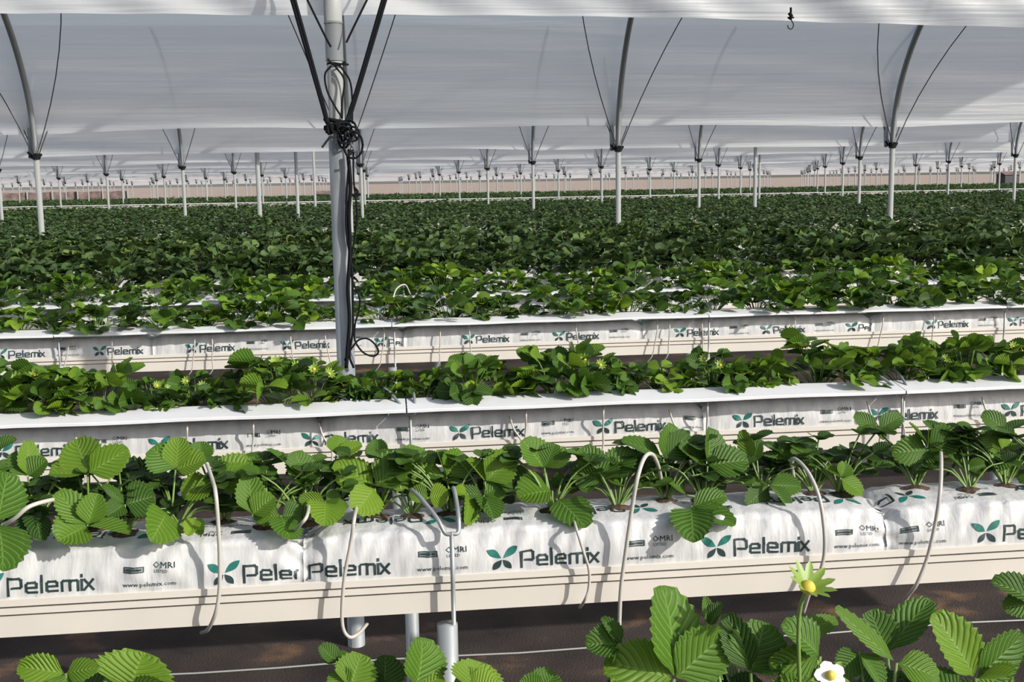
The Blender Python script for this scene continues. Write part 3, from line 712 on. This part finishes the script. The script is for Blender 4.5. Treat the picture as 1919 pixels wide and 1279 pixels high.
# ---- first trough: leaves read from the photograph.  (node_x, node_y, [(tip_x, tip_y, width_px)...], brightness (leaf tint, set low for leaves in shade), depth shift)
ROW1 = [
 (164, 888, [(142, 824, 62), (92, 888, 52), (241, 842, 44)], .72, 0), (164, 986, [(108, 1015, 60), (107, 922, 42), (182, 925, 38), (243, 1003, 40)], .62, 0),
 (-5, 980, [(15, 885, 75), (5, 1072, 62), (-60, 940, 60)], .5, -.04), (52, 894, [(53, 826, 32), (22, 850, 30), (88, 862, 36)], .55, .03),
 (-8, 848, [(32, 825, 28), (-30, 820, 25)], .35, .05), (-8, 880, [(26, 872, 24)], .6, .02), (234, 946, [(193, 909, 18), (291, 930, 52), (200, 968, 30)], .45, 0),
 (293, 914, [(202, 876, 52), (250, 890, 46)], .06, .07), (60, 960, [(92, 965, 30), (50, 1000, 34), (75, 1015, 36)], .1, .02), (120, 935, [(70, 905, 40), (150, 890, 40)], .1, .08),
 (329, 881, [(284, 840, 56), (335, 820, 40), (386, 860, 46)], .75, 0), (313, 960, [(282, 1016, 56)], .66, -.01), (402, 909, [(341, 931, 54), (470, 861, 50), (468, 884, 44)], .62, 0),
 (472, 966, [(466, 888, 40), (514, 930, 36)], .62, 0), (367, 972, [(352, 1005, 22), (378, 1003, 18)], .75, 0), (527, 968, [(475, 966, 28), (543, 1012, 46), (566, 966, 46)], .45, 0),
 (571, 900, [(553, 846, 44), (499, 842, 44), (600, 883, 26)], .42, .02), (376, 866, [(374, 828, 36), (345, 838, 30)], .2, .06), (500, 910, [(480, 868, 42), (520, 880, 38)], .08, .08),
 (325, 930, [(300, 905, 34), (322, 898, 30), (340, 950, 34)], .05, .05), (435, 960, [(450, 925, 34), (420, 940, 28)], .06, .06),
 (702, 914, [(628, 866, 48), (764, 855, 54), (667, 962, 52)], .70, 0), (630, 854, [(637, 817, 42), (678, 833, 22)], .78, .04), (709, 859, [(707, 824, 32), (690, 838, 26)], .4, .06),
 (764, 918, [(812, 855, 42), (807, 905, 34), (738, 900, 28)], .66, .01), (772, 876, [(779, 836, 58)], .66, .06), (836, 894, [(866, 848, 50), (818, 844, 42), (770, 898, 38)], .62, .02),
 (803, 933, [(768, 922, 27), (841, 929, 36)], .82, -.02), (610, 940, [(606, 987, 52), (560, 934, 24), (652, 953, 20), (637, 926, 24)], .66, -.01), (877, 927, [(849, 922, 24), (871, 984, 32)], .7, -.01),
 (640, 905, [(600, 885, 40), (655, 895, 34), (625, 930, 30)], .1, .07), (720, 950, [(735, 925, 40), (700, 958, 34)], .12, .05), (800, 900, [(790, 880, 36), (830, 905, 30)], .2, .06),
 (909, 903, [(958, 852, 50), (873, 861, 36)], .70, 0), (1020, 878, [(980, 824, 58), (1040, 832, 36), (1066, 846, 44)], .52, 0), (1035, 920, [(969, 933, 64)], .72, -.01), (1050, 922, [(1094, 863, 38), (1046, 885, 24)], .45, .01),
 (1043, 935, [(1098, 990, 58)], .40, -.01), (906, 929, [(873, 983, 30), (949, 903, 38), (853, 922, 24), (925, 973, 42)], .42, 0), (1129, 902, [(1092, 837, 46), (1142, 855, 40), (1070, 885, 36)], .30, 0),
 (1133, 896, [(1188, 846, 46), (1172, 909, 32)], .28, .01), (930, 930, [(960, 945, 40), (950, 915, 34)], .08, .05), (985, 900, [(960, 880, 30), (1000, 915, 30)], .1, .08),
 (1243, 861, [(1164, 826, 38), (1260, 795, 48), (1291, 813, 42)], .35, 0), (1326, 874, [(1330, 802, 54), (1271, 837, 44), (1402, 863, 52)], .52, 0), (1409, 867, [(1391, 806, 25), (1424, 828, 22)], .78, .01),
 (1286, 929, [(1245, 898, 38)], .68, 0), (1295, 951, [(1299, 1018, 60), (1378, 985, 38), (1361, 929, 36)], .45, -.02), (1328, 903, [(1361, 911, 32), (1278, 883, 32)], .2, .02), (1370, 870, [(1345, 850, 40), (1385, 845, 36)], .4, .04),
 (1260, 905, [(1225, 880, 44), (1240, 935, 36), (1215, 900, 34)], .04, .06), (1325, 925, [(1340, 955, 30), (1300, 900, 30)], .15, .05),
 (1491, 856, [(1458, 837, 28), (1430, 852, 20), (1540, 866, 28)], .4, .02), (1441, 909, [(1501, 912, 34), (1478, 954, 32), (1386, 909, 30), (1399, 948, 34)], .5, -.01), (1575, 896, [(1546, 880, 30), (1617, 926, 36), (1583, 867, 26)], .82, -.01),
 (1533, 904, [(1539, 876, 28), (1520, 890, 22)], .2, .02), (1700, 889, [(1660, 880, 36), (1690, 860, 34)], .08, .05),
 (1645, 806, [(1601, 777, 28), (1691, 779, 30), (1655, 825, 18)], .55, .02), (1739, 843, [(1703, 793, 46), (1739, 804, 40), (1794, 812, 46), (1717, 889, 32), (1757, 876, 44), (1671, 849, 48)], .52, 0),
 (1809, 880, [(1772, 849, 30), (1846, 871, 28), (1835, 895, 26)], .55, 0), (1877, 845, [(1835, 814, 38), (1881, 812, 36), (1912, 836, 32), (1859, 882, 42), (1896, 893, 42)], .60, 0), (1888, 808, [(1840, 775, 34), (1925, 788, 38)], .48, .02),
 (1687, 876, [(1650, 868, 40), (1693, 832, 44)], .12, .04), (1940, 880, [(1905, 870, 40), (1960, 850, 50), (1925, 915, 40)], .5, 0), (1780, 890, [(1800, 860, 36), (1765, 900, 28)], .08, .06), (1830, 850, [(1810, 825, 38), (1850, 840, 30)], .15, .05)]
CROWN1 = [(-25, 'strawberry plant with big dark drooping leaves at the left end of the first trough'), (62, 'small mixed leaf strawberry plant above the left pale bent tube'),
 (164, 'strawberry plant with two stacked bright leaf fans near the left of the first trough'), (235, 'strawberry plant with a small folded leaf right of the stacked leaf fans'),
 (329, 'bright strawberry plant whose lowest square leaf touches the first growbag print'), (412, 'strawberry plant with striped leaves right behind the straight hanging tube'),
 (500, 'narrow upright leafed strawberry plant left of the overlapping print'), (568, 'strawberry plant above the overlapping print with one dark upper leaf fan'),
 (615, 'flat rosette strawberry plant with a round leaf over the overlapping print'), (702, 'strawberry plant with two large raised striped leaves left of the wire bracket'),
 (771, 'dense strawberry plant rooted just left of the wire bracket'), (840, 'strawberry plant with yellowish leaves resting on the wire bracket'), (915, 'strawberry plant just right of the wire bracket with one striped upright leaf'),
 (1035, 'strawberry plant with one large leaf drooping over the central printed word'), (1155, 'dark green strawberry plant left of the arching pale tube'), (1250, 'strawberry plant with jagged dark leaves over the arching tube'),
 (1318, 'tallest strawberry plant with one leaf hanging in front of the butterfly print'), (1425, 'small strawberry plant with a yellowing leaf left of the bowed tube'), (1530, 'thin strawberry plant under the top of the bowed tube'),
 (1575, 'light green young strawberry plant right of the bowed tube'), (1725, 'wide strawberry plant rooted near the seam of the last growbag'), (1810, 'pale centred strawberry plant right of the curving tube'),
 (1885, 'strawberry plant with grey green leaves at the right end of the first trough'), (1960, 'strawberry plant cut off by the right edge in the first trough')]
def hero_row(leaves, crowns, Ycrown, zc, ppm, depth_fn, res, group, seed, extra=2, flowers=None, size=.05, hmax=.115):
    rng = np.random.default_rng(seed)
    cr = []
    for px, lab in crowns:
        # find the crown on the bag top
        X = None
        d = CF + CR*(px-CX)/FPX - CU*(900-CY)/FPX; X = (at_y(px, 930, Ycrown))[0]
        cr.append(np.array([X, Ycrown+rng.uniform(-.02, .02), zc]))
    parts = [(Buf(), Buf()) for _ in crowns]
    for (nx, ny, tips, br, dy) in leaves:
        i = min(range(len(crowns)), key=lambda k: abs(crowns[k][0]-nx)); F, S = parts[i]; o = cr[i]
        Yn = depth_fn(ny)+dy; node = at_y(nx, ny, Yn)
        petiole(S, np.zeros(3)+rng.uniform(-.01, .01, 3)*[1, 1, 0], node-o, .0019, 5, .15)
        for (tx, ty, w) in tips:
            Yt = Yn+.45*(ny-ty)/ppm+rng.uniform(-.008, .008)
            if ty > ny: Yt = min(Yt, depth_fn(ty)+dy)
            tip = at_y(tx, ty, Yt); ax = tip-node; L = np.linalg.norm(ax)
            view = -(CF); n0 = np.array([.2, -.5, .75])+.25*view+rng.normal(0, .42, 3)
            if br < .15: n0 = n0*[1, -.4, 1]+np.array([-.5, .3, 0])
            leaflet(F, node-o+ax*.04, tip-o, n0, w/ppm*1.38, res, rng.uniform(.08, .55), rng.uniform(-.05, .30), float(np.clip(br*.86-.08+rng.normal(0, .09), 0, .95)))  # tint follows brightness, so shade on the back leaves is in their colour
    for i, (px, lab) in enumerate(crowns):
        root = empty('strawberry_plant', cr[i], lab, 'strawberry plant', group); F, S = parts[i]
        for q in range(extra):
            az = rng.uniform(0, 2*pi); node = np.array([cos(az)*.075, abs(sin(az))*.06+.0, rng.uniform(.025, hmax)]); petiole(S, (0, 0, 0), node, .0017)
            for a in (-1.2, 0, 1.2):
                d = np.array([cos(az+a), sin(az+a), rng.uniform(-.1, .5)]); d /= np.linalg.norm(d)
                leaflet(F, node, node+d*size*rng.uniform(.6, .95), (0, -.2, 1), size*.7, res, .3, .1, float(rng.uniform(.0, .38)))  # low tint paints these background leaves as if shaded
        F.build('foliage', M_leaf, root, leaf=True); S.build('petioles', M_stem, root)
        c = Buf(); vs = [(.034*cos(a), .024*sin(a), .002) for a in np.linspace(0, 2*pi, 13)[:-1]]+[(0, 0, .012)]
        c.add(vs, [(k, (k+1) % 12, 12) for k in range(12)]); c.build('crown', M_soil, root)
        if flowers and i in flowers:
            for (fx, fy, Y, s, op, nr, sx, sy) in flowers[i]:
                p = at_y(fx, fy, Y); q = Buf(); st = at_y(sx, sy, Y+.01); tube(q, smooth_path([np.zeros(3), (st-cr[i])*[.7, .7, .55], st-cr[i], p-cr[i]], 3), .0022, 6); q.build('flower_stem', M_stem, root)
                flower(root, p-cr[i], nr, s, op)
def d1(y): return 2.10-max(0, y-925)*.00145+(0 if y > 890 else (890-y)*.0006)
hero_row(ROW1, CROWN1, 2.095, 1.0955, 1000., d1, 2, 'strawberry plants in the first trough', 11, 12)
# ---- closest trough: only leaf tops reach the frame
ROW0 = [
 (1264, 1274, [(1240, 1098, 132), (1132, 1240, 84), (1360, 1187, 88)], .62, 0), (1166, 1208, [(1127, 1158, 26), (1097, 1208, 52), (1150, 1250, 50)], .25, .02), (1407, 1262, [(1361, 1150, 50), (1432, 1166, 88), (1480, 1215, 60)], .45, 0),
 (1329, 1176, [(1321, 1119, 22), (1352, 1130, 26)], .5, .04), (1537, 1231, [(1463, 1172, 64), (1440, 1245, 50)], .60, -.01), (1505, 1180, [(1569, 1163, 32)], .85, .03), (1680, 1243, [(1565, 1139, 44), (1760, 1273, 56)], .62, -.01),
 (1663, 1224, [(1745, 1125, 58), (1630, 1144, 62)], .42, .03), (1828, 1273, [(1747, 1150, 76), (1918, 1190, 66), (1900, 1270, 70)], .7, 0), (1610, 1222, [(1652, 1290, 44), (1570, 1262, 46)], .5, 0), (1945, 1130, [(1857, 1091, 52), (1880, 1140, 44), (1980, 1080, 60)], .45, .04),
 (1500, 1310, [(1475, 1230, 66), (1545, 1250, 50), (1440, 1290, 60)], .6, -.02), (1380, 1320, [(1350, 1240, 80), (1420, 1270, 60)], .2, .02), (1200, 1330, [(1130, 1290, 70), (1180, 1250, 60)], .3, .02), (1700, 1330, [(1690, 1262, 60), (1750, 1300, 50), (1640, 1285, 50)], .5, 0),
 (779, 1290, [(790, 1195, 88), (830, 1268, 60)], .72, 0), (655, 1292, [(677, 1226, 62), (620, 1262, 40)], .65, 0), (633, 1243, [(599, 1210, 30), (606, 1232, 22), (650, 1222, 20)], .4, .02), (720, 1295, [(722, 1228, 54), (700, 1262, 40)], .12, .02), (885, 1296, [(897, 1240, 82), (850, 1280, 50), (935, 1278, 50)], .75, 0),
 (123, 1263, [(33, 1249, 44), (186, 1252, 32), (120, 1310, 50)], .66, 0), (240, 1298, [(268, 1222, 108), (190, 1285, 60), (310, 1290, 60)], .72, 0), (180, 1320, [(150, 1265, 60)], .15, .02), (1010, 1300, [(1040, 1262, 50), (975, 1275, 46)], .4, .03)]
CROWN0 = [(130, 'strawberry plant at the bottom edge beneath the left end of the first trough'), (250, 'strawberry plant with a wide pale fan leaf at the bottom edge'), (640, 'strawberry plant at the bottom edge in front of the main post foot'), (740, 'strawberry plant with a tall ribbed leaf in front of the bracket pipe'),
 (900, 'strawberry plant at the bottom edge right of the bracket pipe'), (1010, 'low dark strawberry plant at the bottom edge near the middle'), (1200, 'large strawberry plant with a huge folded dark leaf at the bottom'), (1400, 'strawberry plant with dark oval leaves right of the huge folded leaf'), (1530, 'strawberry plant bearing a yellow bud and a white flower'),
 (1680, 'strawberry plant with long blade leaves right of the yellow bud'), (1830, 'strawberry plant with bright V spread leaves at the lower right corner'), (1960, 'strawberry plant cut by the lower right edge of the picture')]
def d0(y): return 1.10
hero_row([(a, b, t, br, dy) for a, b, t, br, dy in ROW0], CROWN0, 1.04, 1.0955, 1900., d0, 2, 'strawberry plants in the closest trough', 12, 7,
         {8: [(1512, 1105, 1.06, .023, False, (.25, -.5, 1), 1497, 1158), (1556, 1268, 1.02, .016, True, (-.2, -.7, .8), 1560, 1290)]}, size=.065, hmax=.085)
bag((-.45, ROWF[0], 1.0), 1.09, [.1], 91, 2, label='white grow bag in the closest trough under the left bottom leaves', group='grow bags in the closest trough')
bag((.64, ROWF[0], 1.0), 1.0, [.1], 92, 2, label='white grow bag in the closest trough under the right bottom leaves', group='grow bags in the closest trough')

# ---- second trough: prototypes at measured places (px, top y)
rng = np.random.default_rng(77)
protoA = []
def make_proto(res, seed, **k):
    root = empty('strawberry_plant', (0, -50, 0), '', 'strawberry plant'); rand_plant_parts(root, np.random.default_rng(seed), res, **k); return root
used = set()
def place(protos, i, loc, rz, sc, label, group):
    p = protos[i]
    if p.name not in used: used.add(p.name); r = p; r.location = loc; r.rotation_euler = (0, 0, rz); r.scale = (sc,)*3
    else: r = copy_tree(p, loc, rz, sc)
    tag(r, label, 'strawberry plant', group); return r
P2 = [make_proto(2, 200+i, n_leaf=20+i % 3, hgt=.14, spread=.11, size=.066, tbase=.38, flowers=(2 if i in (1, 4) else 0)) for i in range(6)]
ROW2 = [(-60, 690), (28, 682), (100, 690), (185, 690), (290, 715), (365, 705), (450, 700), (520, 664), (590, 680), (665, 700), (720, 705), (790, 705), (880, 668), (935, 690), (1045, 648), (1100, 660), (1180, 690), (1240, 675), (1335, 660), (1375, 690), (1435, 672), (1535, 628), (1600, 655), (1690, 640), (1745, 650), (1810, 632), (1880, 632), (1950, 640)]
for i, (px, ty) in enumerate(ROW2):
    Y = ROWF[2]+.105; X = at_y(px, 750, Y)[0]; base_y = CY-FPX*np.dot(np.array([X, Y, 1.096-H]), CU)/np.dot(np.array([X, Y, 1.096-H]), CF)
    sc = float(np.clip((base_y-ty)/(.150*FPX/Y), .62, 1.35)); k = [1, 4][i % 2] if px in (28, 590, 520) else int(rng.integers(0, 6))
    lab = 'leafy strawberry plant, %s from the left in the second trough' % ordinal(i+1)
    if px == 590: lab = 'strawberry plant with yellow flower heads left of the main post foot'
    place(P2, k, (X, Y, 1.096), rng.uniform(-.9, .9) if k in (1, 4) else rng.uniform(0, 6.28), sc, lab, 'strawberry plants in the second trough')
P3 = [make_proto(1, 300+i, n_leaf=26, hgt=.145, spread=.14, size=.066, tbase=.34, flowers=(1 if i == 2 else 0)) for i in range(6)]
P5 = [make_proto(1, 320+i, n_leaf=40, hgt=.165, spread=.17, size=.070, tbase=.28, leafmat=M_leaf_far) for i in range(6)]
total = len(CROWN1)+len(CROWN0)+len(ROW2)
for ri, sp in ((3, .185), (4, .19), (5, .195), (6, .2), (7, .2), (8, .21)):
    Y = ROWF[ri]+.105; x0, x1 = xrange_(Y, .1); X = x0; n = 1
    while X < x1 and total < 300:
        pr = P3 if ri < 5 else P5; k = int(rng.integers(0, 6)); g = 'strawberry plants in the %s trough' % ordinal(ri)
        lab = 'leafy strawberry plant, %s from the left in the %s trough' % (ordinal(n), ordinal(ri)) if ri < 5 else 'low dense strawberry plant growing in the %s trough from the camera' % ordinal(ri)
        big = (1.0 if ri < 5 else 1.12)
        place(pr, k, (X+rng.uniform(-.04, .04), Y+rng.uniform(-.02, .02), 1.096), rng.uniform(0, 6.28), float(rng.uniform(.72, 1.12)*big), lab, g); X += sp*rng.uniform(.8, 1.2); n += 1; total += 1
for p in P2+P3+P5:
    if p.name not in used:
        for c in list(p.children): bpy.data.objects.remove(c)
        bpy.data.objects.remove(p)
lastY, lastX = Y, X

# ---- the remaining canopy: one uncountable mass of leaves
def canopy():
    r = np.random.default_rng(9); V = []; Fc = []; UV = []; T = []; base = 0
    rows = [(ROWF[7]+.105, 0), (ROWF[8]+.105, 0)]
    rows = [(lastY, lastX)] + [(ROWF[i]+.105, None) for i in range(3, 9) if ROWF[i]+.105 > lastY+.3]+[(y+.1, None) for y in FAR_ROWS+BEYOND]
    for Y, xs in rows:
        x0, x1 = xrange_(Y, .3); x0 = x0 if xs is None else xs
        if x0 >= x1: continue
        npl = int((x1-x0)/.2)+1; cx = np.linspace(x0, x1, npl)+r.uniform(-.05, .05, npl); sc = r.uniform(.75, 1.15, npl)
        nl = 110 if Y < 20 else (64 if Y < 30 else 40 if Y < 42 else 20); sz = .050 if Y < 20 else (.062 if Y < 30 else .085)
        N = npl*nl; c = np.repeat(cx, nl); s = np.repeat(sc, nl)
        az = r.uniform(0, 2*pi, N); rr = np.abs(r.normal(0, .095, N)).clip(0, .19); el = r.uniform(.12, 1, N)
        B = np.stack([c+np.cos(az)*rr*1.1, Y+np.sin(az)*rr, 1.096+.165*s*el*(1-.9*rr)], 1)
        a2 = r.uniform(0, 2*pi, N); pit = r.uniform(-.5, .6, N); D = np.stack([np.cos(a2)*np.cos(pit), np.sin(a2)*np.cos(pit), np.sin(pit)], 1)
        up = np.stack([r.normal(0, .35, N), r.normal(-.15, .35, N), np.ones(N)], 1); S = np.cross(D, up); S /= np.linalg.norm(S, axis=1)[:, None]; U = np.cross(S, D)
        l = (sz*r.uniform(.7, 1.2, N))[:, None]
        pts = [B, B+D*l*.35+S*l*.40+U*l*.1, B+D*l*.8+S*l*.34+U*l*.08, B+D*l, B+D*l*.8-S*l*.34+U*l*.08, B+D*l*.35-S*l*.40+U*l*.1]
        V.append(np.stack(pts, 1).reshape(-1, 3)); i0 = base+np.arange(N)*6
        Fc.append(np.stack([i0, i0+1, i0+2, i0+3], 1)); Fc.append(np.stack([i0, i0+3, i0+4, i0+5], 1)); base += N*6
        UV.append(np.tile(np.array([[.5, 0], [1, .35], [.9, .8], [.5, 1], [.1, .8], [0, .35]]), (N, 1)))
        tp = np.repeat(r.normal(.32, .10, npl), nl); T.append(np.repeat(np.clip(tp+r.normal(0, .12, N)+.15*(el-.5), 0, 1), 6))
    V = np.concatenate(V); Fc = np.concatenate(Fc); UV = np.concatenate(UV); T = np.concatenate(T)
    me = bpy.data.meshes.new('strawberry_foliage'); nf = len(Fc)
    me.vertices.add(len(V)); me.vertices.foreach_set('co', V.astype(np.float32).ravel())
    me.loops.add(nf*4); me.loops.foreach_set('vertex_index', Fc.astype(np.int32).ravel())
    me.polygons.add(nf); me.polygons.foreach_set('loop_start', np.arange(0, nf*4, 4, dtype=np.int32)); me.polygons.foreach_set('loop_total', np.full(nf, 4, dtype=np.int32))
    ul = me.uv_layers.new(name='UVMap'); ul.data.foreach_set('uv', UV[Fc.ravel()].astype(np.float32).ravel())
    a = me.attributes.new('tint', 'FLOAT', 'POINT'); a.data.foreach_set('value', T.astype(np.float32))
    me.materials.append(M_leaf_far); me.update(calc_edges=True); me.validate()
    o = bpy.data.objects.new('strawberry_foliage', me); C.objects.link(o)
    tag(o, 'dense green mass of strawberry leaves filling the far rows', 'strawberry foliage', kind='stuff')
canopy()
print('POSTS', nposts, 'PLANTS', total, 'OBJS', len(bpy.data.objects))
